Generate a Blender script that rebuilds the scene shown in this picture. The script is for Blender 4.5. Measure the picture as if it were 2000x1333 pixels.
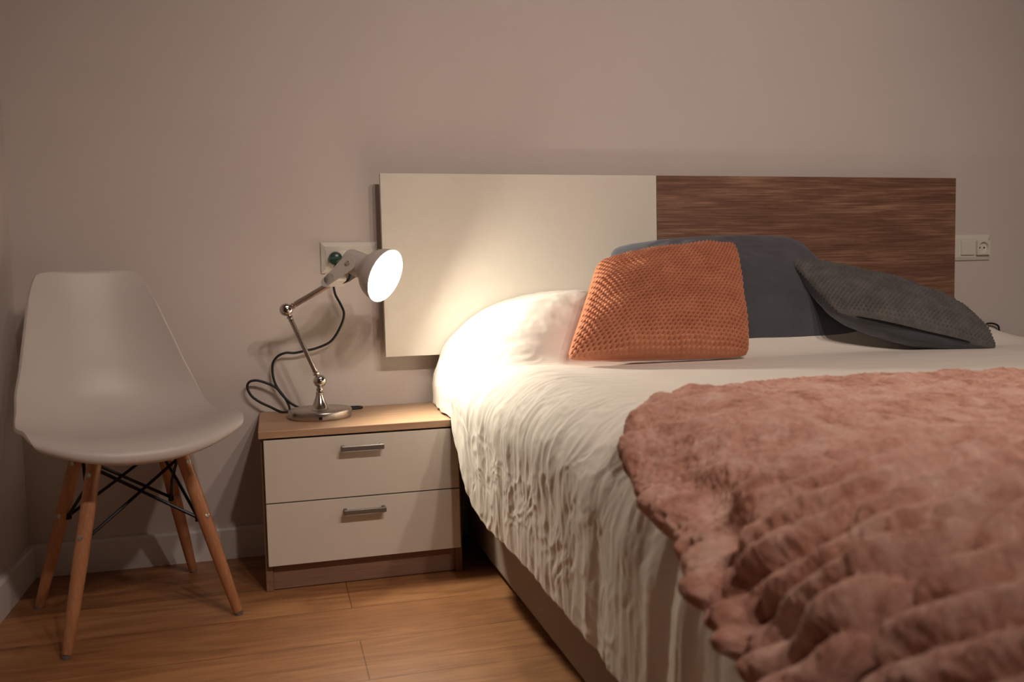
import bpy, bmesh, math, random
import numpy as np
from mathutils import Vector, Matrix
for o in list(bpy.data.objects): bpy.data.objects.remove(o)
C = bpy.context.scene.collection
random.seed(4); rng = np.random.default_rng(7)
PI = math.pi

# ------------------------------------------------------------------ camera
FW = Vector((0.26036798, 0.96273001, -0.07320819)); RT = Vector((0.96464557, -0.26259295, -0.02244692)); UP = Vector((0.04083427, 0.0647755, 0.99706404))
cd = bpy.data.cameras.new('camera'); cam = bpy.data.objects.new('camera', cd); C.objects.link(cam)
m = Matrix((RT, UP, -FW)).transposed().to_4x4(); m.translation = Vector((0, -2.5, 0.75226)); cam.matrix_world = m
cd.sensor_width = 36; cd.lens = 1725.14 / 2000 * 36; cd.clip_start = .02
cd.dof.use_dof = True; cd.dof.focus_distance = 2.35; cd.dof.aperture_fstop = 4.0
bpy.context.scene.camera = cam

# ------------------------------------------------------------------ world, lights, exposure
sc = bpy.context.scene
sc.view_settings.view_transform = 'Standard'; sc.view_settings.look = 'None'; sc.view_settings.gamma = 1; sc.view_settings.use_curve_mapping = False
sc.view_settings.exposure = 0.2
w = bpy.data.worlds.new('world'); sc.world = w; w.use_nodes = True
w.node_tree.nodes['Background'].inputs[0].default_value = (.75, .85, 1, 1); w.node_tree.nodes['Background'].inputs[1].default_value = .03
def spot(x, y, z, target, watts, size, blend, col, rad=.045):
    l = bpy.data.lights.new('ceiling_spot', 'SPOT'); l.energy = watts; l.spot_size = math.radians(size); l.spot_blend = blend; l.color = col; l.shadow_soft_size = rad
    o = bpy.data.objects.new('ceiling_spot', l); C.objects.link(o); o.location = (x, y, z)
    o.rotation_euler = (Vector(target) - Vector((x, y, z))).to_track_quat('-Z', 'Y').to_euler(); return o
WARM = (1, .81, .70)
spot(.60, -2.75, 2.44, (1.05, -.35, .5), 48, 97, 1, WARM)
spot(.95, -2.75, 2.44, (1.20, -.35, .5), 48, 97, 1, WARM)
spot(1.40, -2.75, 2.44, (1.35, -.35, .5), 48, 97, 1, WARM)

# ------------------------------------------------------------------ materials
def nodes(name):
    mt = bpy.data.materials.new(name); mt.use_nodes = True; nt = mt.node_tree
    return mt, nt, nt.nodes['Principled BSDF']
def N(nt, t, **k):
    n = nt.nodes.new(t)
    for a, b in k.items(): setattr(n, a, b)
    return n
def coord(nt, scale=(1, 1, 1), rot=(0, 0, 0), out='Object', loc=(0, 0, 0)):
    tc = N(nt, 'ShaderNodeTexCoord'); mp = N(nt, 'ShaderNodeMapping')
    mp.inputs['Scale'].default_value = scale; mp.inputs['Rotation'].default_value = rot; mp.inputs['Location'].default_value = loc
    nt.links.new(tc.outputs[out], mp.inputs[0]); return mp.outputs[0]
def noise(nt, v, scale, detail=4, rough=.55, dist=0):
    n = N(nt, 'ShaderNodeTexNoise'); n.inputs['Scale'].default_value = scale; n.inputs['Detail'].default_value = detail
    n.inputs['Roughness'].default_value = rough; n.inputs['Distortion'].default_value = dist
    nt.links.new(v, n.inputs['Vector']); return n.outputs['Fac']
def ramp(nt, f, stops):
    r = N(nt, 'ShaderNodeValToRGB'); e = r.color_ramp.elements
    while len(e) < len(stops): e.new(.5)
    for i, (p, c) in enumerate(stops): e[i].position = p; e[i].color = (*c, 1)
    nt.links.new(f, r.inputs[0]); return r.outputs[0]
def bump(nt, f, b, strength=.3, dist=.002):
    n = N(nt, 'ShaderNodeBump'); n.inputs['Strength'].default_value = strength; n.inputs['Distance'].default_value = dist
    nt.links.new(f, n.inputs['Height']); nt.links.new(n.outputs[0], b.inputs['Normal'])
def plain(name, col, rough=.5, metal=0, var=.06, vs=8, bs=0, bd=.001, bsc=300, coat=0):
    mt, nt, b = nodes(name); v = coord(nt)
    f = noise(nt, v, vs, 5)
    nt.links.new(ramp(nt, f, [(.3, tuple(c * (1 - var) for c in col)), (.7, tuple(min(1, c * (1 + var)) for c in col))]), b.inputs['Base Color'])
    b.inputs['Roughness'].default_value = rough; b.inputs['Metallic'].default_value = metal
    b.inputs['Coat Weight'].default_value = coat
    if bs: bump(nt, noise(nt, v, bsc, 3), b, bs, bd)
    return mt
def wood(name, dark, mid, light, along='x', rough=.45, sc_=1.0, bs=.15, contrast=.5, distort=1.0):
    mt, nt, b = nodes(name)
    s = {'x': (1, 9, 9), 'z': (9, 9, 1), 'y': (9, 1, 9)}[along]
    v = coord(nt, tuple(q * sc_ for q in s))
    big = noise(nt, v, 1.6, 4, .6, distort)
    fine = noise(nt, coord(nt, tuple(q * sc_ * (1 if q == 1 else 5) for q in s)), 4, 6, .7, .3)
    mx = N(nt, 'ShaderNodeMix'); mx.inputs[0].default_value = contrast
    nt.links.new(fine, mx.inputs[2]); nt.links.new(big, mx.inputs[3])
    c = ramp(nt, mx.outputs[0], [(.33, dark), (.5, mid), (.68, light)])
    nt.links.new(c, b.inputs['Base Color']); b.inputs['Roughness'].default_value = rough
    bump(nt, fine, b, bs, .0008)
    return mt
def fabric(name, col, rough=.9, sheen=.3, var=.05, weave=900, bs=.25, bd=.0006, tint=(1, 1, 1), vs=6):
    mt, nt, b = nodes(name); v = coord(nt)
    nt.links.new(ramp(nt, noise(nt, v, vs, 6, .6), [(.3, tuple(c * (1 - var) for c in col)), (.7, tuple(min(1, c * (1 + var)) for c in col))]), b.inputs['Base Color'])
    b.inputs['Roughness'].default_value = rough; b.inputs['Sheen Weight'].default_value = sheen; b.inputs['Sheen Roughness'].default_value = .5
    b.inputs['Sheen Tint'].default_value = (*tint, 1); b.inputs['Specular IOR Level'].default_value = .15
    bump(nt, noise(nt, v, weave, 2), b, bs, bd); return mt

M = {}
M['wall'] = plain('painted_plaster', (.62, .565, .53), .85, var=.025, vs=3, bs=.25, bd=.0012, bsc=170)
M['ceiling'] = plain('ceiling_paint', (.34, .32, .30), .9, bs=.1)  # unseen ceiling, its colour lowered to cut bounce light
M['dimmed_taupe'] = plain('bounce_dimming_taupe', (.17, .155, .145), .9, bs=.1)  # unseen right and front walls, darkened to weaken the room's bounce light
M['skirt'] = plain('white_skirting', (.68, .66, .64), .45, var=.02)
M['cream'] = plain('cream_laminate', (.70, .66, .58), .42, var=.015, vs=30, bs=.06, bd=.0005, bsc=400)
M['walnut'] = wood('dark_oak_laminate', (.085, .038, .025), (.20, .10, .063), (.42, .25, .16), 'x', .5, 1.7, .2, .38, 1.0)
M['oak'] = wood('light_oak_laminate', (.36, .215, .125), (.47, .30, .18), (.58, .40, .26), 'x', .42, 1.6, .12, .4, .6)
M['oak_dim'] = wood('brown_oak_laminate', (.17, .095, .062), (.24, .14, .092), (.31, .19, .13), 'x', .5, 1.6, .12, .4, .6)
M['beech'] = wood('beech_dowel', (.33, .135, .060), (.43, .19, .088), (.53, .27, .13), 'z', .38, 1.5, .08, .4, .4)
M['shell'] = plain('white_moulded_plastic', (.62, .58, .55), .42, var=.01, bs=.06, bd=.0004, bsc=500)
M['glide'] = plain('grey_plastic', (.16, .14, .13), .4)
M['black'] = plain('black_metal', (.012, .013, .016), .4, .6, bs=.05)
M['rubber'] = plain('black_cable', (.008, .011, .013), .5)
M['green'] = plain('dark_green_plastic', (.02, .065, .052), .3)
M['screw'] = plain('steel_screw', (.5, .48, .45), .3, .9)
M['chrome'] = plain('polished_nickel', (.62, .58, .54), .14, 1, var=.03)
M['brush'] = plain('brushed_nickel', (.50, .46, .43), .27, 1, var=.04, vs=40)
M['lampwhite'] = plain('grey_white_enamel', (.60, .565, .53), .38, .1, var=.01)
M['handle'] = plain('brushed_steel_handle', (.22, .20, .19), .5, .8)
M['socket'] = plain('socket_plastic', (.72, .70, .62), .3, var=.01)
M['hole'] = plain('dark_hole_shade', (.03, .025, .02), .5)  # flat dark colour for the shade inside the pin holes
M['linen'] = fabric('white_linen', (.80, .76, .685), .85, .15, .02, 1400, .2, .0004)
M['base'] = fabric('greige_bed_base_cloth', (.34, .275, .225), .8, .1, .03, 1500, .1)
M['mattress'] = fabric('mattress_ticking', (.7, .68, .64), .9, .1, .02)
M['velvet'] = fabric('charcoal_velvet', (.070, .074, .084), .75, .5, .18, 700, .15, .0006, (.75, .8, .95), 9)
M['pink'] = fabric('pink_lining', (.55, .20, .15), .8, .3, .05)
def knit_mat(name, c0, c1):
    mt, nt, b = nodes(name)
    nt.links.new(ramp(nt, noise(nt, coord(nt), 25, 6, .7), [(.25, c0), (.75, c1)]), b.inputs['Base Color'])
    b.inputs['Roughness'].default_value = .9; b.inputs['Sheen Weight'].default_value = .5; b.inputs['Sheen Roughness'].default_value = .4
    b.inputs['Sheen Tint'].default_value = (*[min(1, x * 1.6) for x in c1], 1); b.inputs['Specular IOR Level'].default_value = .1
    bump(nt, noise(nt, coord(nt), 900, 4, .7), b, .5, .001); return mt
M['orange'] = knit_mat('terracotta_knit', (.46, .185, .105), (.63, .285, .17))
M['greyknit'] = knit_mat('grey_knit', (.085, .085, .085), (.17, .165, .155))
def fur_mat():
    mt, nt, b = nodes('salmon_plush'); v = coord(nt)
    f = noise(nt, coord(nt, (1, .6, 1)), 22, 8, .72, .6)  # sheen and shading streaks of the pile, put into the colour as noise
    nt.links.new(ramp(nt, f, [(.36, (.48, .20, .13)), (.5, (.82, .44, .335)), (.64, (.97, .65, .53))]), b.inputs['Base Color'])
    b.inputs['Roughness'].default_value = .95; b.inputs['Sheen Weight'].default_value = .7; b.inputs['Sheen Roughness'].default_value = .45
    b.inputs['Sheen Tint'].default_value = (1, .72, .62, 1); b.inputs['Specular IOR Level'].default_value = .05
    bump(nt, noise(nt, v, 260, 6, .75, .8), b, .9, .004); return mt
M['fur'] = fur_mat()
def floor_mat():
    mt, nt, b = nodes('honey_oak_floor')
    br = N(nt, 'ShaderNodeTexBrick'); br.inputs['Scale'].default_value = 1; br.inputs['Brick Width'].default_value = 1.22; br.inputs['Row Height'].default_value = .19
    br.inputs['Mortar Size'].default_value = .0012; br.inputs['Bias'].default_value = 0; br.offset = .37
    br.inputs['Color1'].default_value = (.35, .35, .35, 1); br.inputs['Color2'].default_value = (.65, .65, .65, 1); br.inputs['Mortar'].default_value = (0, 0, 0, 1)
    nt.links.new(coord(nt, loc=(.62, .11, 0)), br.inputs['Vector'])
    big = noise(nt, coord(nt, (1.2, 7, 1)), 2.2, 5, .6, 1.4); fine = noise(nt, coord(nt, (2, 45, 1)), 4, 6, .7, .3)
    mx = N(nt, 'ShaderNodeMix'); mx.inputs[0].default_value = .62; nt.links.new(fine, mx.inputs[2]); nt.links.new(big, mx.inputs[3])
    ad = N(nt, 'ShaderNodeMath', operation='MULTIPLY_ADD'); nt.links.new(br.outputs['Color'], ad.inputs[0]); ad.inputs[1].default_value = .45
    nt.links.new(mx.outputs[0], ad.inputs[2]); sb = N(nt, 'ShaderNodeMath', operation='SUBTRACT'); nt.links.new(ad.outputs[0], sb.inputs[0]); sb.inputs[1].default_value = .225
    c = ramp(nt, sb.outputs[0], [(.28, (.13, .050, .018)), (.5, (.32, .142, .054)), (.72, (.50, .26, .11))])
    nt.links.new(c, b.inputs['Base Color']); b.inputs['Roughness'].default_value = .42
    bump(nt, fine, b, .12, .0006); return mt
M['floor'] = floor_mat()
def emit(name, col, s):
    mt = bpy.data.materials.new(name); mt.use_nodes = True; nt = mt.node_tree; nt.nodes.clear()
    e = N(nt, 'ShaderNodeEmission'); e.inputs[0].default_value = (*col, 1); e.inputs[1].default_value = s
    o = N(nt, 'ShaderNodeOutputMaterial'); nt.links.new(e.outputs[0], o.inputs[0]); return mt
M['bulb'] = emit('lit_bulb', (1, .90, .73), 430)

# ------------------------------------------------------------------ object helpers
def thing(name, label, cat, loc, group=None):
    o = bpy.data.objects.new(name, None); C.objects.link(o); o.location = loc; o.empty_display_size = .05
    o['label'] = label; o['category'] = cat
    if group: o['group'] = group
    return o
ABS = {}
def obj(name, verts, faces, mat, parent=None, smooth=True, label=None):
    me = bpy.data.meshes.new(name); v = np.asarray(verts, dtype=float).reshape(-1, 3)
    off = ABS.get(parent.name, Vector((0, 0, 0))) if parent is not None else Vector((0, 0, 0))
    if parent is not None and parent.name not in ABS: off = Vector(parent.location); ABS[parent.name] = off
    v = v - np.array(off)
    me.from_pydata([], [], []) if False else None
    if isinstance(faces, np.ndarray):
        me.vertices.add(len(v)); me.vertices.foreach_set('co', v.ravel())
        n = len(faces); me.loops.add(n * 4); me.loops.foreach_set('vertex_index', faces.ravel())
        me.polygons.add(n); me.polygons.foreach_set('loop_start', np.arange(n) * 4); me.polygons.foreach_set('loop_total', np.full(n, 4))
        me.update(calc_edges=True); me.validate()
    else: me.from_pydata(v.tolist(), [], faces)
    me.materials.append(mat); o = bpy.data.objects.new(name, me); C.objects.link(o)
    if parent is not None: o.parent = parent
    ABS[o.name] = off
    if smooth: me.polygons.foreach_set('use_smooth', [True] * len(me.polygons))
    if label: o['label'] = label
    return o
def from_bm(name, bm, mat, parent=None, smooth=False, label=None):
    bmesh.ops.recalc_face_normals(bm, faces=bm.faces); bm.verts.index_update()
    vs = [tuple(v.co) for v in bm.verts]; fs = [[v.index for v in f.verts] for f in bm.faces]; bm.free()
    o = obj(name, vs, fs, mat, parent, smooth, label)
    if smooth:
        try: o.data.set_sharp_from_angle(angle=math.radians(38))
        except Exception: pass
    return o
def tag(o, label, cat, group=None):
    o['label'] = label; o['category'] = cat
    if group: o['group'] = group
    return o
def struct(o): o['kind'] = 'structure'; return o
def add_box(bm, x0, x1, y0, y1, z0, z1, bev=0, seg=2):
    r = bmesh.ops.create_cube(bm, size=1); vs = r['verts']
    for v in vs: v.co = Vector(((x0 + x1) / 2 + v.co.x * (x1 - x0), (y0 + y1) / 2 + v.co.y * (y1 - y0), (z0 + z1) / 2 + v.co.z * (z1 - z0)))
    if bev:
        es = list({e for v in vs for e in v.link_edges}); bmesh.ops.bevel(bm, geom=es, offset=bev, segments=seg, affect='EDGES', profile=.5)
def box(name, x0, x1, y0, y1, z0, z1, mat, parent=None, bev=.0015, label=None):
    bm = bmesh.new(); add_box(bm, x0, x1, y0, y1, z0, z1, bev); return from_bm(name, bm, mat, parent, False, label)
def frame_of(d):
    d = Vector(d).normalized(); a = Vector((0, 0, 1)) if abs(d.z) < .9 else Vector((1, 0, 0))
    x = a.cross(d).normalized(); return x, d.cross(x), d
def add_lathe(bm, origin, axis, prof, seg=40):
    """prof: list of (dist along axis, radius)"""
    x, y, z = frame_of(axis); o = Vector(origin); rings = []
    for t, r in prof:
        if r < 1e-6: rings.append([bm.verts.new(o + z * t)])
        else: rings.append([bm.verts.new(o + z * t + (x * math.cos(2 * PI * k / seg) + y * math.sin(2 * PI * k / seg)) * r) for k in range(seg)])
    for a, b in zip(rings, rings[1:]):
        for k in range(seg):
            k2 = (k + 1) % seg
            if len(a) == 1 and len(b) == 1: break
            if len(a) == 1: bm.faces.new((a[0], b[k2], b[k]))
            elif len(b) == 1: bm.faces.new((a[k], a[k2], b[0]))
            else: bm.faces.new((a[k], a[k2], b[k2], b[k]))
def lathe(name, origin, axis, prof, mat, parent=None, seg=40, label=None):
    bm = bmesh.new(); add_lathe(bm, origin, axis, prof, seg); return from_bm(name, bm, mat, parent, True, label)
def spline(pts, n=12):
    P = [np.array(p, float) for p in pts]; P = [2 * P[0] - P[1]] + P + [2 * P[-1] - P[-2]]; out = []
    for i in range(1, len(P) - 2):
        for k in range(n):
            t = k / n; a, b, c, d = P[i - 1:i + 3]
            out.append(.5 * ((2 * b) + (c - a) * t + (2 * a - 5 * b + 4 * c - d) * t * t + (3 * b - a - 3 * c + d) * t ** 3))
    out.append(P[-2]); return out
def add_tube(bm, pts, r, seg=12, cap=True):
    pts = [Vector(p) for p in pts]; rings = []; prev = None
    R = r if hasattr(r, '__len__') else [r] * len(pts)
    for i, p in enumerate(pts):
        d = (pts[min(i + 1, len(pts) - 1)] - pts[max(i - 1, 0)]).normalized()
        if prev is None: x = frame_of(d)[0]
        else: x = (prev - d * prev.dot(d)).normalized()
        prev = x; y = d.cross(x)
        rings.append([bm.verts.new(p + (x * math.cos(2 * PI * k / seg) + y * math.sin(2 * PI * k / seg)) * R[i]) for k in range(seg)])
    for a, b in zip(rings, rings[1:]):
        for k in range(seg): bm.faces.new((a[k], a[(k + 1) % seg], b[(k + 1) % seg], b[k]))
    if cap: bm.faces.new(rings[0][::-1]); bm.faces.new(rings[-1])
def tube(name, pts, r, mat, parent=None, seg=12, label=None):
    bm = bmesh.new(); add_tube(bm, pts, r, seg); return from_bm(name, bm, mat, parent, True, label)
def sph(t0, t1, r, n=12, c=0):   # lathe profile of part of a ball
    return [(c - r * math.cos(t0 + (t1 - t0) * i / n), max(0, r * math.sin(t0 + (t1 - t0) * i / n))) for i in range(n + 1)]
def grid_faces(n, k, wrap=False):
    a = np.arange(n * k).reshape(n, k); return np.stack([a[:-1, :-1], a[1:, :-1], a[1:, 1:], a[:-1, 1:]], -1).reshape(-1, 4)
# gradient noise in numpy
_perm = rng.permutation(256); _perm = np.concatenate([_perm, _perm]); _ang = rng.random(256) * 2 * PI
def pn(x, y):
    xi = np.floor(x).astype(int); yi = np.floor(y).astype(int); xf = x - xi; yf = y - yi
    def g(a, b, fx, fy):
        h = _perm[(_perm[a & 255] + b) & 255]; return np.cos(_ang[h]) * fx + np.sin(_ang[h]) * fy
    u = xf ** 3 * (xf * (xf * 6 - 15) + 10); v = yf ** 3 * (yf * (yf * 6 - 15) + 10)
    n00 = g(xi, yi, xf, yf); n10 = g(xi + 1, yi, xf - 1, yf); n01 = g(xi, yi + 1, xf, yf - 1); n11 = g(xi + 1, yi + 1, xf - 1, yf - 1)
    return (n00 * (1 - u) + n10 * u) * (1 - v) + (n01 * (1 - u) + n11 * u) * v
def fbm(x, y, o=4, g=.5):
    s = 0; a = 1
    for i in range(o): s = s + a * pn(x * 2 ** i + 13.7 * i, y * 2 ** i - 7.1 * i); a *= g
    return s
def ridge(x, y, o=3, g=.5):
    s = 0; a = 1
    for i in range(o): s = s + a * (1 - 2.2 * np.abs(pn(x * 2 ** i + 5.3 * i, y * 2 ** i + 9.1 * i))); a *= g
    return s
def ss(a, b, x): t = np.clip((x - a) / (b - a), 0, 1); return t * t * (3 - 2 * t)

# ------------------------------------------------------------------ the room
XL, XR, YF, ZC = -.633, 3.15, -4.0, 2.5
struct(box('floor', XL - .1, XR + .1, YF - .1, .1, -.08, 0, M['floor'], bev=0))
struct(box('ceiling', XL - .1, XR + .1, YF - .1, .1, ZC, ZC + .08, M['ceiling'], bev=0))
struct(box('wall_back', XL - .1, XR + .1, 0, .1, 0, ZC, M['wall'], bev=0))
struct(box('wall_left', XL - .1, XL, YF, 0, 0, ZC, M['wall'], bev=0))
struct(box('wall_right', XR, XR + .1, YF, 0, 0, ZC, M['dimmed_taupe'], bev=0))
struct(box('wall_front', XL, XR, YF - .1, YF, 0, ZC, M['dimmed_taupe'], bev=0))
def skirting(name, a, b, nrm):
    # stepped profile: face, chamfered top
    bm = bmesh.new(); a = Vector(a); b = Vector(b); n = Vector(nrm)
    pr = [(0, 0), (.016, 0), (.016, .079), (.012, .086), (0, .086)]
    A = [bm.verts.new(a + n * p + Vector((0, 0, q))) for p, q in pr]; B = [bm.verts.new(b + n * p + Vector((0, 0, q))) for p, q in pr]
    for i in range(5): bm.faces.new((A[i], A[(i + 1) % 5], B[(i + 1) % 5], B[i]))
    bm.faces.new(A); bm.faces.new(B[::-1]); struct(from_bm(name, bm, M['skirt']))
skirting('baseboard_back', (XL, 0, 0), (XR, 0, 0), (0, -1, 0))
skirting('baseboard_left', (XL, YF, 0), (XL, -.016, 0), (1, 0, 0))
skirting('baseboard_right', (XR, YF, 0), (XR, -.016, 0), (-1, 0, 0))

# ------------------------------------------------------------------ headboard
hb = thing('headboard', 'long low headboard fixed to the wall, cream half beside a dark wood half', 'headboard', (1.236, -.03, .53))
box('cream_panel', .297, 1.112, -.065, -.044, .537, 1.040, M['cream'], hb, .001, 'smooth cream panel on the left')
box('wood_panel', 1.113, 2.176, -.065, -.044, .537, 1.040, M['walnut'], hb, .001, 'dark brown wood grain panel on the right')
for x in (.55, 1.05, 1.2, 1.95):
    box('wall_batten', x - .03, x + .03, -.044, -.0005, .58, 1.0, M['oak_dim'], hb, 0)

# ------------------------------------------------------------------ sockets
def rounded_frame(name, x0, x1, z0, z1, y0, y1, mat, parent):
    """bevelled plate with a sloping rim"""
    bm = bmesh.new(); s = .006
    L = [(x0, z0, y0), (x0, z0, y0 - .003), (x0 + s, z0 + s, y1)]
    def ring(ix, y):
        return [bm.verts.new((x0 + ix, y, z0 + ix)), bm.verts.new((x1 - ix, y, z0 + ix)), bm.verts.new((x1 - ix, y, z1 - ix)), bm.verts.new((x0 + ix, y, z1 - ix))]
    rs = [ring(0, y0), ring(0, y0 - .004), ring(.002, y0 - .006), ring(.012, y1), ring(.0185, y1)]
    for a, b in zip(rs, rs[1:]):
        for k in range(4): bm.faces.new((a[k], a[(k + 1) % 4], b[(k + 1) % 4], b[k]))
    bm.faces.new(rs[-1]); bm.faces.new(rs[0][::-1])
    return from_bm(name, bm, mat, parent)
sk = thing('wall_socket', 'cream double socket plate above the nightstand with a green plug in it', 'socket', (.212, 0, .771))
rounded_frame('frame', .1345, .291, .771, .857, 0, -.010, M['socket'], sk)
box('socket_insert', .1475, .2105, -.0125, -.0095, .790, .836, M['socket'], sk, .0012)
box('blank_insert', .2155, .279, -.0125, -.0095, .790, .836, M['socket'], sk, .0012)
rs = thing('wall_socket', 'cream switch and socket plate on the wall at the right end of the headboard', 'socket', (2.295, 0, .771))
rounded_frame('frame', 2.214, 2.371, .771, .857, 0, -.010, M['socket'], rs)
box('switch_rocker', 2.247, 2.302, -.016, -.0095, .789, .837, M['socket'], rs, .002)
bm = bmesh.new(); cx, cz, n_ = 2.3335, .813, 48; rg = [[], [], [], []]
for k in range(n_):
    t_ = 2 * PI * k / n_; c_, s_ = math.cos(t_), math.sin(t_); m_ = max(abs(c_), abs(s_))
    sx, sz = cx + .0265 * c_ / m_, cz + .0240 * s_ / m_
    rg[0].append(bm.verts.new((sx, -.0095, sz))); rg[1].append(bm.verts.new((sx, -.0200, sz)))
    rg[2].append(bm.verts.new((cx + .0195 * c_, -.0200, cz + .0195 * s_))); rg[3].append(bm.verts.new((cx + .0190 * c_, -.0105, cz + .0190 * s_)))
for a, b in zip(rg, rg[1:]):
    for k in range(n_): bm.faces.new((a[k], a[(k + 1) % n_], b[(k + 1) % n_], b[k]))
bm.faces.new(rg[3]); from_bm('socket_insert', bm, M['socket'], rs, label='round recessed socket')
for dx in (-.0090, .0090): lathe('pin_hole_shade', (cx + dx, -.0104, cz), (0, -1, 0), [(0, .0032), (.0006, .0032), (.0006, 0)], M['hole'], rs, 12)  # dark discs stand in for the shaded depth of the holes
# green plug
pg = thing('power_plug', 'round dark green plug of the lamp, pushed into the left wall socket', 'plug', (.1735, -.0125, .812))
lathe('plug_body', (.1735, -.0125, .812), (0, -1, 0), [(0, 0), (0, .0185), (.012, .0185), (.020, .0165), (.024, .010), (.025, 0)], M['green'], pg, 32)
box('grip_bar', .1555, .1925, -.0425, -.034, .8085, .8150, M['green'], pg, .002)
box('grip_tab', .1925, .2085, -.040, -.028, .807, .8145, M['green'], pg, .002)

# ------------------------------------------------------------------ nightstand
ns = thing('nightstand', 'low cream and oak nightstand with two drawers between the chair and the bed', 'nightstand', (.20, -.17, 0))
box('top', -.045, .441, -.334, -.002, .378, .396, M['oak'], ns, .0015, 'light oak top')
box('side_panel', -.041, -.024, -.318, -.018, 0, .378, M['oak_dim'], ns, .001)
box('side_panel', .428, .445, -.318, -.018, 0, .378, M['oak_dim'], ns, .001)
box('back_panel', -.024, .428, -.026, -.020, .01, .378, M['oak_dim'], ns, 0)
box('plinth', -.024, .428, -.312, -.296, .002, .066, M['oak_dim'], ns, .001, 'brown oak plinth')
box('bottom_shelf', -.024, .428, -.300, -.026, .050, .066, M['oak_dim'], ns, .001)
for z0, z1, hz in ((.2215, .3735, .3450), (.0665, .2185, .1885)):
    d = box('drawer', -.0335, .4385, -.335, -.3185, z0, z1, M['cream'], ns, .001, 'cream drawer front')
    bm = bmesh.new(); add_box(bm, .1475, .2505, -.362, -.355, hz - .0062, hz + .0062, .0018)
    add_box(bm, .1485, .1565, -.356, -.3348, hz - .005, hz + .005, .001); add_box(bm, .2415, .2495, -.356, -.3348, hz - .005, hz + .005, .001)
    h = from_bm('handle', bm, M['handle'], d, label='brushed steel bar handle')

# ------------------------------------------------------------------ desk lamp
LC = Vector((.1103, -.1566, .3963))
lp = thing('desk_lamp', 'lit nickel desk lamp with jointed arm and white metal shade on the nightstand', 'lamp', LC)
lathe('base', LC, (0, 0, 1), [(0, 0), (0, .079), (.002, .081), (.004, .0815), (.018, .0815), (.0205, .0805), (.022, .078), (.022, .03), (.022, 0)], M['brush'], lp, 96)
box('base_switch', LC.x - .0085, LC.x + .0005, LC.y - .0832, LC.y - .079, .4005, .4085, M['black'], lp, .0005, 'small black square on the rim of the base')
lathe('post', LC + Vector((0, 0, .022)), (0, 0, 1), [(0, .028), (.003, .024), (.012, .0180), (.026, .0125), (.038, .0085), (.038, .0095), (.042, .0102), (.045, .0085), (.047, .0065), (.049, .0085), (.053, .0085), (.056, .006), (.060, .006)], M['chrome'], lp, 48)
J1 = Vector((.1120, -.1566, .4905)); J2 = Vector((.0345, -.1600, .6795))
def knuckle(c, parent, a1, a2, name='joint'):
    bm = bmesh.new(); ax = Vector((.15, -1, .05)).normalized()
    add_lathe(bm, c, ax, [(-.015, 0), (-.015, .0085), (-.012, .0135), (-.005, .0162), (-.0012, .0162), (-.0012, .013), (.0012, .013), (.0012, .0162), (.005, .0162), (.012, .0135), (.015, .0085), (.015, 0)], 36)
    add_lathe(bm, c, ax, [(.0148, .004), (.0180, .004), (.0185, .003), (.0185, 0)], 16)
    for a in (a1, a2):
        a = Vector(a).normalized()
        add_lathe(bm, c + a * .009, a, [(0, .0075), (.006, .0062), (.009, .0055), (.010, .0085), (.0135, .0088), (.015, .006), (.018, .0055), (.0195, .0075), (.022, .0075), (.0225, .005)], 24)
    return from_bm(name, bm, M['chrome'], parent, True)
bm = bmesh.new()
d12 = (J2 - J1).normalized()
knuckle(J1, lp, (0, 0, -1), d12)
bm.free()
a = J1 + d12 * .030; b = J2 - d12 * .030
tube('lower_arm', [a, b], .0060, M['brush'], lp, 20)
KN = Vector((0.1581, -0.2050, 0.7504))    # where the upper arm meets the white fork
d23 = (KN - J2).normalized()
knuckle(J2, lp, -d12, d23)
tube('upper_arm', [J2 + d23 * .028, KN + d23 * .006], .0074, M['brush'], lp, 20)
# shade: neck and bell along axis AX, rim centre RC
AX = Vector((.70, -.61, -.36)).normalized(); RC = Vector((0.2760, -0.2850, 0.7598))
def ring_prof(outer, inner): return outer + inner[::-1]
outer = [(-.124, 0), (-.124, .020), (-.121, .0275), (-.115, .0305), (-.068, .0325), (-.060, .036), (-.050, .045), (-.041, .054), (-.030, .061), (-.018, .066), (-.006, .0685), (0, .0695)]
inner = [(-.118, 0), (-.114, .027), (-.069, .0305), (-.060, .034), (-.050, .043), (-.040, .052), (-.029, .059), (-.017, .0645), (-.006, .067), (0, .0683)]
sh = lathe('lamp_shade', RC, AX, ring_prof(outer, inner), M['lampwhite'], lp, 72, 'white enamel bell shade')
lathe('bulb', RC - AX * .028, AX, [(-.034, .011), (-.026, .013)] + sph(.45, PI, .031, 16), M['bulb'], sh, 40, 'glowing bulb')
# fork
bm = bmesh.new(); side = AX.cross(Vector((0, 0, 1))).normalized()
NECK = RC - AX * .094
fd = (NECK - KN).normalized(); up = side.cross(fd).normalized()
def plate(bm, p, q, hw0, hw1, sidev, thick, off):
    d = (q - p).normalized(); u = sidev.cross(d).normalized(); pts = []
    for k in range(9): t = PI / 2 + PI * k / 8; pts.append(p + (d * math.cos(t) + u * math.sin(t)) * hw0)
    for k in range(9): t = -PI / 2 + PI * k / 8; pts.append(q + (d * math.cos(t) + u * math.sin(t)) * hw1)
    A = [bm.verts.new(x + sidev * (off)) for x in pts]; B = [bm.verts.new(x + sidev * (off + thick)) for x in pts]
    bm.faces.new(A); bm.faces.new(B[::-1])
    for k in range(len(A)): bm.faces.new((A[k], B[k], B[(k + 1) % len(A)], A[(k + 1) % len(A)]))
plate(bm, KN + fd * .006, NECK, .0125, .0200, side, .003, .0325); plate(bm, KN + fd * .006, NECK, .0120, .0200, side, .003, -.0355)
add_box(bm, -.1, -.0999, 0, 0.0001, 0, .0001)
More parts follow.
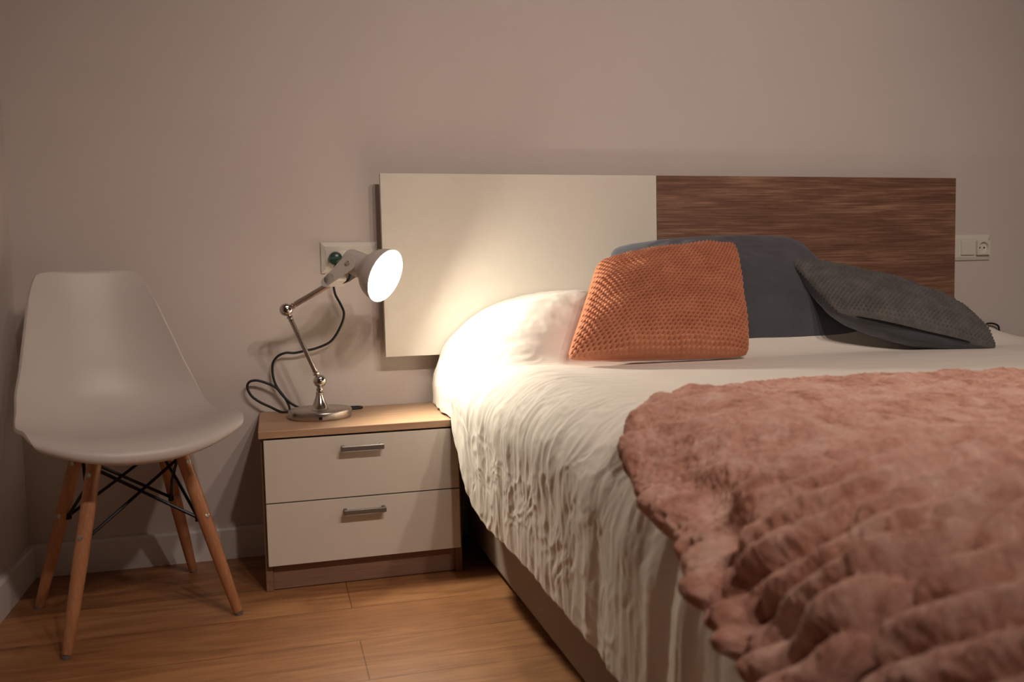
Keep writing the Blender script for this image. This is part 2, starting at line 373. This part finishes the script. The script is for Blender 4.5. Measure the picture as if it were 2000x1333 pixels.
bmesh.ops.delete(bm, geom=[v for v in bm.verts if v.co.x < -.05], context='VERTS')
A = KN + fd * .0
plate(bm, A - fd * .004, A + fd * .010, .0125, .0125, side, .071, -.0355)
from_bm('fork', bm, M['lampwhite'], lp, False, 'white metal fork holding the shade')
for s in (-1, 1):
    lathe('pivot_screw', NECK + side * s * .035, side * s, [(0, .0065), (.002, .0065), (.0035, .005), (.0055, .0045), (.0065, 0)], M['chrome'], lp, 20)
tube('inner_wire', spline([KN + Vector((.004, .004, -.002)), KN + Vector((.02, .006, -.004)), KN + Vector((.036, .004, .006)), NECK - AX * .02 + Vector((0, 0, -.012))], 6), .0035, M['rubber'], lp, 8)
# cord
cw = [(.1746, -.036, .7985), (.1655, -.033, .7756), (.1644, -.028, .7448), (.1688, -.026, .7139), (.1817, -.026, .6868), (.1905, -.026, .6611), (.1839, -.026, .6331), (.1646, -.026, .5985), (.1445, -.026, .5795), (.111, -.026, .5668), (.0862, -.026, .5623), (.0547, -.026, .5567), (.0304, -.026, .5578), (.0085, -.026, .549), (-.0043, -.026, .5301), (-.0056, -.026, .4994), (.0025, -.026, .4682), (.0235, -.028, .4350), (.034, -.034, .4100), (.0320, -.050, .3995), (.012, -.045, .3995), (-.0145, -.035, .4125), (-.0433, -.030, .4282), (-.0637, -.03, .4461), (-.0734, -.03, .4688), (-.0674, -.03, .4837), (-.0488, -.03, .4869), (-.0238, -.03, .4786), (.001, -.032, .4647), (.0176, -.033, .4428), (.040, -.034, .4189), (.070, -.036, .4040), (.12, -.036, .3998), (.175, -.034, .3998), (.215, -.036, .3998), (.228, -.048, .3998), (.216, -.060, .3998), (.180, -.066, .3998), (.140, -.072, .3998), (.118, -.0755, .4010)]
tube('power_cord', spline(cw, 8), .0034, M['rubber'], lp, 10, 'black cord looping up the wall to the socket')

# ------------------------------------------------------------------ chair
FS = Vector((.33, -.944, 0)).normalized(); RS = Vector((.944, .33, 0)).normalized()
CC = Vector((-.328, -.344, 0)); F = Vector((.337, -.942, 0)).normalized(); R_ = Vector((.942, .337, 0)).normalized()
ch = thing('chair', 'white moulded shell chair on splayed wooden legs in the corner by the nightstand', 'chair', CC)
prof = [(.236, .388), (.250, .394), (.2525, .405), (.243, .417), (.215, .425), (.16, .425), (.10, .418), (.03, .410), (-.05, .406), (-.11, .414), (-.155, .436), (-.187, .475), (-.207, .525), (-.221, .585), (-.234, .645), (-.246, .705), (-.256, .750), (-.262, .778), (-.266, .786)]
hw = [.162, .185, .200, .210, .214, .216, .216, .216, .215, .211, .204, .197, .183, .169, .155, .141, .128, .112, .078]
eu = [.034, .034, .034, .033, .033, .034, .036, .039, .041, .043, .041, .037, .031, .024, .017, .011, .006, .003, .0]
ef = [-.046, -.046, -.046, -.044, -.038, -.028, -.018, 0, .017, .034, .048, .056, .060, .058, .052, .042, .030, .018, .008]
PS = np.array(spline([(*p, 0) for p in prof], 5))[:, :2]; t = np.linspace(0, len(prof) - 1, len(PS))
HW, EU, EF = (np.array(spline([(v, 0, 0) for v in arr], 5))[:, 0] for arr in (hw, eu, ef))
nu = 49; U = np.sin(np.linspace(-1, 1, nu) * PI / 2)
VV = []
for (wv, zv), h_, a_, b_ in zip(PS, HW, EU, EF):
    for u in U:
        e = abs(u) ** 2.4
        p = CC + RS * float(u * h_ - .008 - .018 * min(1, max(0, (zv - .42) / .3))) + FS * float(wv + b_ * e); VV.append((p.x, p.y, float(zv + a_ * e)))
so = obj('seat_shell', VV, grid_faces(len(PS), nu), M['shell'], ch)
md = so.modifiers.new('thickness', 'SOLIDIFY'); md.thickness = .008; md.offset = 0
md = so.modifiers.new('round', 'BEVEL'); md.width = .002; md.segments = 2; md.limit_method = 'ANGLE'; md.angle_limit = math.radians(50)
feet = {'FL': Vector((-.4308, -.5825, 0)), 'FR': Vector((-.1009, -.4473, 0)), 'BL': Vector((-.5560, -.2560, 0)), 'BR': Vector((-.2267, -.0980, 0))}
tops = {}
def legpt(k, z): f_ = feet[k]; o_ = f_ - CC; return CC + o_ * (1 - .50 * z / .38) + Vector((0, 0, z))
for k in feet:
    a = legpt(k, .0065); b = legpt(k, .377); tops[k] = b; L = (b - a).length
    lg = lathe('leg', a, b - a, [(0, 0), (0, .0095), (.002, .0105), (.10, .0135), (.20, .0152), (L - .03, .0150), (L - .004, .0142), (L, .013), (L, 0)], M['beech'], ch, 24)
    lathe('foot_glide', legpt(k, 0), (0, 0, 1), [(0, 0), (0, .0085), (.006, .0095), (.0075, .0095), (.0075, 0)], M['glide'], lg, 20, 'grey plastic foot')
    d = (b - a).normalized(); outw = (feet[k] - CC).normalized()
    for q in (.348, .225):
        p = legpt(k, q); cdir = -FW if k in ('FL', 'BL') else Vector((.6, -.8, 0)); cdir = (cdir - d * cdir.dot(d)).normalized()
        lathe('screw', p + cdir * .0135, cdir, [(0, .0052), (.0028, .0052), (.0032, .0038), (.0018, .003), (.0018, 0)], M['screw'], lg, 16)
def inner(k, z): p = legpt(k, z); c = CC + Vector((0, 0, z)); return p + (c - p).normalized() * .016
bm = bmesh.new()
# top ring brackets and cradle bars running under the shell
for a, b in (('FL', 'BL'), ('FR', 'BR')):
    p = inner(a, .367); q = inner(b, .367); add_tube(bm, [p, p + Vector((0, 0, .014)), q + Vector((0, 0, .014)), q], .0045, 10)
for a, b in (('FL', 'FR'), ('BL', 'BR')):
    add_tube(bm, [inner(a, .372), inner(b, .372)], .0045, 10)
for k in feet: add_box(bm, *sum([[tops[k][i] - .010, tops[k][i] + .010] for i in range(2)], []), .368, .392, .002)
from_bm('seat_bracket', bm, M['black'], ch, True, 'black steel bracket under the seat')
# crossed braces on each side: top of one leg to the middle of its neighbour
for a, b in (('FL', 'FR'), ('FR', 'BR'), ('BR', 'BL'), ('BL', 'FL')):
    for p, q in ((a, b), (b, a)):
        P = inner(p, .356); Q = inner(q, .222); mid = (P + Q) / 2; nrm = (CC + Vector((0, 0, mid.z)) - mid).normalized()
        tube('brace_rod', [P, mid + nrm * (.004 if p == a else -.001), Q, Q + (legpt(q, .214) - Q) * .75], .0038, M['black'], ch, 8)
for k in feet:
    p = inner(k, .222); lathe('rod_lug', p - Vector((0, 0, .008)), (0, 0, 1), [(0, 0), (0, .0065), (.016, .0065), (.016, 0)], M['black'], ch, 12)

# ------------------------------------------------------------------ bed
bd = thing('bed', 'double bed base in greige cloth under the white sheet, right of the nightstand', 'bed', (1.48, -1.1, 0))
box('base', .517, 2.44, -2.16, -.05, .012, .235, M['base'], bd, .012, 'greige cloth covered base')
box('mattress', .56, 2.40, -2.13, -.075, .236, .470, M['mattress'], bd, .08)
for x in (.62, 2.34):
    for y in (-.15, -2.05): lathe('leg', (x, y, 0), (0, 0, 1), [(0, 0), (0, .02), (.013, .022), (.013, 0)], M['black'], bd, 16)

# profile of the covered bed: c runs up the side, round the corner and over the top (metres)
ZB = .10
def sect(c, y):
    hump = ss(-.52, -.30, y) ; hx = hump
    zt = .527 + .165 * hump
    xs = .470 - .022 * ss(-.9, -.45, y) - .012 * ss(-.42, -.22, y)
    foot = ss(-1.05, -1.65, y)
    rx = .13 + .22 * hump + .16 * foot; rz = .12 + .13 * hump + .075 * foot
    Ls = zt - rz - ZB; q = (rx + rz) / 2 * PI / 2
    z_side = ZB + c; a = np.clip((c - Ls) / q, 0, 1) * PI / 2; ctop = c - Ls - q
    top = c > Ls + q; side = c < Ls
    bulge = .022 * np.sin(np.clip(c / Ls, 0, 1) * PI) * ss(-.1, -.5, y)
    x = np.where(side, xs - bulge * 0, np.where(top, xs + rx + ctop, xs + rx * (1 - np.cos(a))))
    z = np.where(side, z_side, np.where(top, zt, zt - rz + rz * np.sin(a)))
    nx = np.where(side, -1.0, np.where(top, 0.0, -np.cos(a))); nz = np.where(side, 0.0, np.where(top, 1.0, np.sin(a)))
    # flare the skirt of the sheet outwards towards its hem, then the hump ends towards the right
    x = x - .0 * c
    end = ss(2.20, 1.74, x); drop = .165 * hump * (1 - end); z = np.where(top, z - drop, z)
    edge = ss(2.15, 2.46, x); z = z - .13 * edge ** 2
    z = np.where(top, z - .03 * ss(-.05, 0, y) , z)
    return x, z, nx, nz
def z_to_c(z): return z - ZB
# sheet
ny, ncs = 620, 560
ty = np.linspace(0, 1, ny); ys = -.070 - 2.06 * ty
cs = np.concatenate([np.linspace(0, .95, 430), np.linspace(.95, 2.42, ncs - 430 + 1)[1:]])
Y, S = np.meshgrid(ys, cs, indexing='ij')
hem = np.interp(-ys, [0, .29, .335, .37, .42, .50, .62, .8, 1.1, 1.3, 2.2], [.403, .403, .400, .34, .275, .215, .193, .187, .182, .176, .17]) + .006 * pn(ys * 14, ys * 0 + 3)
c0 = z_to_c(hem)[:, None]
Cc = c0 + (S - 0) * 1.0
X, Z, NX, NZ = sect(Cc, Y)
sidew = ss(.62, .36, S + c0 * .8)          # 1 on the hanging side, 0 on top
corner = np.exp(-((Cc - .50) / .16) ** 2)
warp = .05 * fbm(Y * 3, S * 3, 2)
fold = ridge((Y + warp) * 9, S * .9 + 4, 2, .45)
fold2 = ridge((Y + warp * .5) * 24 + 7, S * 2.2, 2, .5)
crump = ridge(Y * 22 + fbm(Y * 9, S * 9, 2), S * 15 + fbm(S * 8, Y * 8, 2), 2, .5)
far = ss(-1.15, -1.5, Y)
fan = ridge((Y + .35 * S + warp) * 13 + 2, S * .6, 2, .5)
h = sidew * (.0042 * fold + .0014 * fold2 * ss(-.2, -.4, Y) + .0025 * crump * (1 - .6 * far)) + corner * ss(-1.1, -.35, Y) * .0026 * fold2
h = h + far * sidew * (.010 * pn((Y + .10 * S + warp) * 9, S * 1.5 + 9) + .005 * fold) + (1 - sidew) * (.0022 * fbm(Y * 9, X * 4, 3) + .0030 * np.clip(ridge(Y * 7 + X * 1.2, X * 1.5, 2), -.5, 1) * ss(1.5, .8, X))
creaseA = .5 * (1 + np.tanh((Z - (.470 - .05 * ss(-.5, -1.3, Y))) / .004)); h = h + .0022 * 0
h = h - .012 * sidew * ss(-.33, 0, Y) + .004 * fan * ss(-.62, -.35, Y) * corner
hmp = ss(-.56, -.36, Y)
h = h + hmp * ss(1.1, .8, X) * (.0055 * ridge((Y * 1.0 + .45 * X + .04 * fbm(Y * 5, X * 5, 2)) * 7, X * 2.2 - Y, 3, .5) + .002 * fbm(Y * 30, X * 30, 2))
h = h + .006
X = X + NX * h - .0 ; Z = Z + NZ * h
Z = np.where((Y > -.336) & (X < .45), np.maximum(Z, .3985), Z)
# hem turned under a little
xy = np.stack([X, Y, Z], -1)
sheet = obj('bed_sheet', xy.reshape(-1, 3), grid_faces(ny, ncs), M['linen'])
tag(sheet, 'creased white bed sheet draped over the bed and its head bolster', 'bedding')
md = sheet.modifiers.new('thickness', 'SOLIDIFY'); md.thickness = .004; md.offset = -1

# plush blanket
nb, na = 680, 720
bb = np.linspace(0, 1, nb); aa = np.linspace(0, 1, na)
B, A_ = np.meshgrid(bb, aa, indexing='ij')
# left hem (c value) along y, far hem (y) along c
ctop0 = .527 - .12 - ZB + .125 * PI / 2      # c where the flat top starts
YF_ = np.interp(np.linspace(.2, 1.4, 61), [.25, .37, .45, .55, .70, .90, 1.2, 2.5], [-1.42, -1.335, -1.265, -1.195, -1.135, -1.135, -1.17, -1.185]); YF_ = np.convolve(np.pad(YF_, 4, 'edge'), np.ones(9) / 9, 'valid')
def yfar(c): return np.interp(c, np.linspace(.2, 1.4, 61), YF_)
cy = [1.30, 1.36, 1.45, 1.60, 1.76, 2.0, 2.3]; cz = [.515, .475, .435, .415, .370, .32, .28]
Cc = A_ ** 1.25 * 2.05
for _ in range(3):
    Yb = yfar(Cc) * (1 - B) + (-2.22) * B
    ch_ = np.interp(-Yb, cy, cz) - ZB
    Cc = ch_ + (A_ ** 1.25) * (2.30 - ch_)
Yb = yfar(Cc) * (1 - B) + (-2.22) * B
Yb = Yb + .008 * pn(Cc * 5, Cc * 0 + 1.5) * (1 - B)
X, Z, NX, NZ = sect(Cc, Yb)
dfar = np.abs(Yb - yfar(Cc)); dl = np.maximum(Cc - ch_, 0)
dist = np.minimum(dfar, dl)
thick = .026 * np.sqrt(1 - (1 - np.clip(dist / .030, 0, 1)) ** 2)
rollw = np.exp(-((dl - .030) / .030) ** 2) * ss(0, .03, dl)
side = ss(ctop0 + .16, ctop0 - .14, Cc)
ph = (Yb + .012 * fbm(Yb * 3, Cc * 3, 2) - (.7 * np.sqrt((Cc - .47) ** 2 + .0036) - .3 * (Cc - .47))) / .047
rib = np.abs(np.sin(PI * ph)) ** .8
ribw = .10 + .90 * ss(-1.55, -1.9, Yb)
wr = ridge((Yb + .7 * (Cc - ctop0) + .03 * fbm(Yb * 6, Cc * 6, 2)) * 9, Cc * 2.0, 3, .5)
mess = ridge(Yb * 10 + fbm(Yb * 7, Cc * 7, 2), Cc * 11, 2, .5)
wr = wr * ss(-1.86, -1.70, Yb)
gather = np.sin((Yb + .3 * dl) * 2 * PI / .036 + 1.2 * fbm(Yb * 9, Cc * 6, 2))
right = ss(-1.86, -1.93, Yb)      # region of plain ribs beyond the deep fold
h = thick + .021 * rib * ribw + side * (1 - right) * (.017 * wr + .005 * mess) + .006 * fbm(Yb * 16, Cc * 11, 4, .6)
h = h + (1 - side) * (.006 * ridge(Yb * 5, Cc * 1.1 + 3, 2) * ss(0, .05, dfar)) + rollw * (1 - right) * (.010 + .005 * gather * ss(-1.4, -1.55, Yb))
h = h - (1 - right * .5) * ss(-1.42, -1.62, Yb) * side * .016 * np.exp(-((dl - .075 - .03 * fbm(Yb * 6, Cc * 2, 2)) / .018) ** 2)
ycr = -1.905 + .10 * (Cc - .40); crw = np.exp(-((Yb - ycr) / .010) ** 2) * ss(ctop0 + .06, ctop0 - .03, Cc)
low = ss(ctop0 + .05, ctop0 - .12, Cc)
rolls = np.abs(np.sin(PI * (Yb - ycr + .10 * fbm(Yb * 4, Cc * 5, 2)) / .062)) ** .7
h = h + low * ss(-1.58, -1.68, Yb) * ss(ycr - .03, ycr, Yb) * .020 * rolls + low * .022 * np.exp(-((Yb - ycr) / .07) ** 2)
h = h - .085 * crw
h = h + .0034 * fbm(Yb * 62, Cc * 62, 3, .6) + .0014 * fbm(Yb * 160, Cc * 160, 2)
h = np.maximum(h + .006, .016) * np.clip(thick / .026 + .12, 0, 1)
X = X + NX * h; Z = Z + NZ * h
X = np.minimum(X, 2.47)
bl = obj('blanket', np.stack([X, Yb, Z], -1).reshape(-1, 3), grid_faces(nb, na), M['fur'])
tag(bl, 'salmon pink ribbed plush blanket spread across the foot of the bed', 'blanket')
md = bl.modifiers.new('thickness', 'SOLIDIFY'); md.thickness = .004; md.offset = -1

# ------------------------------------------------------------------ cushions
def cushion(name, bl_, br_, tr_, tl_, thick, mat, parent, n=90, knit=None, front=True, pinch=.035, puff=.5, wr=.004, seed=0, droop=0, bowl=0):
    """one face of a cushion: a bilinear sheet between four corners inflated along its normal"""
    P = [np.array(p, float) for p in (bl_, br_, tr_, tl_)]
    t = np.linspace(0, 1, n); V, U_ = np.meshgrid(t, t, indexing='ij'); a = 2 * U_ - 1; b = 2 * V - 1
    # edges drawn inwards between the corners
    ua = U_ + pinch * (1 - b * b) * 0; va = V
    U2 = .5 + .5 * a * (1 - pinch * (1 - b * b) ** 1 * 1.0) ; V2 = .5 + .5 * b * (1 - pinch * (1 - a * a))
    kc = 1 - .045 * (a * b) ** 8; U2 = .5 + (U2 - .5) * kc; V2 = .5 + (V2 - .5) * kc
    W = [(1 - U2) * (1 - V2), U2 * (1 - V2), U2 * V2, (1 - U2) * V2]
    pos = sum(w_[..., None] * p_ for w_, p_ in zip(W, P))
    nrm = np.cross(P[1] - P[0], P[3] - P[0]); nrm /= np.linalg.norm(nrm)
    prof_ = ((1 - a ** 2) * (1 - b ** 2)); prof_ = np.clip(prof_, 0, 1) ** puff
    s = 1 if front else -1
    h_ = thick * prof_ + wr * fbm(U_ * 5 + seed, V * 5 + seed * 2, 3) * np.clip(prof_ * 2, 0, 1)
    if bowl: h_ = h_ - bowl * prof_ * np.exp(-((a - .35) ** 2 + (b - .1) ** 2) / .15)
    if knit:
        ku, kv, ka = knit
        row = V * kv; off = .5 * (np.floor(row) % 2)
        cu = (U_ * ku + off) % 1 - .5; cv = row % 1 - .5
        st = np.exp(-(cu ** 2 / .10 + cv ** 2 / .12))         # round stitches
        du = .5 - np.abs(cu); pit = np.exp(-(du ** 2 / .032 + cv ** 2 / .070))   # open hole between two stitches
        st = st + .2 - 2.0 * pit
        rm = np.clip((np.minimum(1 - np.abs(a), 1 - np.abs(b))) / .05, 0, 1)
        h_ = h_ + ka * (st - .35) * (.35 + .65 * rm) * (.8 + .5 * fbm(U_ * 6, V * 6, 2))
    pos = pos + s * nrm * h_[..., None]
    if droop: pos[..., 2] -= droop * (1 - np.abs(a)) * 0
    f_ = grid_faces(n, n)
    if not front: f_ = f_[:, ::-1].copy()
    return obj(name, pos.reshape(-1, 3), f_, mat, parent)
def pillow_thing(name, label, loc, corners, tf, tb, mf, mb, **k):
    t_ = thing(name, label, 'cushion', loc)
    kk = dict(k); n1 = kk.pop('n', 90); kn = kk.pop('knit', None)
    cushion('front_cover', *corners, tf, mf, t_, n=n1, knit=kn, front=True, **kk)
    bw = dict(kk); bw.pop('bowl', None)
    cushion('back_cover', *corners, tb, mb, t_, n=70, front=False, **bw)
    return t_
big = [(.80, -.44, .560), (1.66, -.43, .525), (1.520, -.15, .845), (.93, -.14, .825)]
pillow_thing('cushion', 'large charcoal velvet cushion leaning on the headboard behind the orange one', (1.2, -.43, .53), big, .10, .07, M['velvet'], M['velvet'], pinch=.03, puff=.42, wr=.006, seed=3)
org = [(.650, -.56, .552), (1.138, -.55, .538), (1.198, -.37, .828), (.805, -.37, .785)]
pillow_thing('cushion', 'terracotta orange chunky knit cushion leaning at the front of the pile', (.95, -.53, .53), org, .095, .05, M['orange'], M['pink'], n=640, knit=(36, 36, .0078), pinch=.015, puff=.40, wr=.010, seed=1, bowl=.02)
gk = [(1.385, -.55, .640), (1.850, -.59, .528), (2.08, -.22, .600), (1.392, -.315, .782)]
pillow_thing('cushion', 'grey knitted cushion slumped to the right with its dark zip slit showing', (1.7, -.4, .53), gk, .075, .085, M['greyknit'], M['velvet'], n=520, knit=(38, 38, .0065), pinch=.01, puff=.45, wr=.008, seed=5)
gt = bpy.data.objects['cushion.002']; P0 = Vector(gk[0]); P1 = Vector(gk[1]); mid_ = sum((Vector(q) for q in gk), Vector()) / 4
zp = []
for i in range(25):
    u_ = .10 + .72 * i / 24; p = P0.lerp(P1, u_); inn = (mid_ - p).normalized(); zp.append(p + inn * (.010 * 4 * u_ * (1 - u_)) + Vector((0, -.006, .001)))
tube('zip_slit_shade', zp, [.0008 + .0042 * math.sin(PI * i / 24) ** .6 if 0 < i < 24 else .0008 for i in range(25)], M['black'], gt, 10, 'black strip standing in for the shade inside the open zip slit')  # solid black tube paints the shade within the slit

# cable at the far side of the bed
cb = tube('cable', spline([(2.345, -.010, .545), (2.3556, -.014, .5534), (2.3812, -.014, .5535), (2.4027, -.014, .5447), (2.4073, -.014, .5304), (2.4139, -.014, .5180), (2.44, -.014, .5080), (2.46, -.02, .46), (2.465, -.03, .25), (2.47, -.035, .0035)], 8), .0032, M['rubber'])
tag(cb, 'short black cable hooking against the wall at the far right of the bed', 'cable')
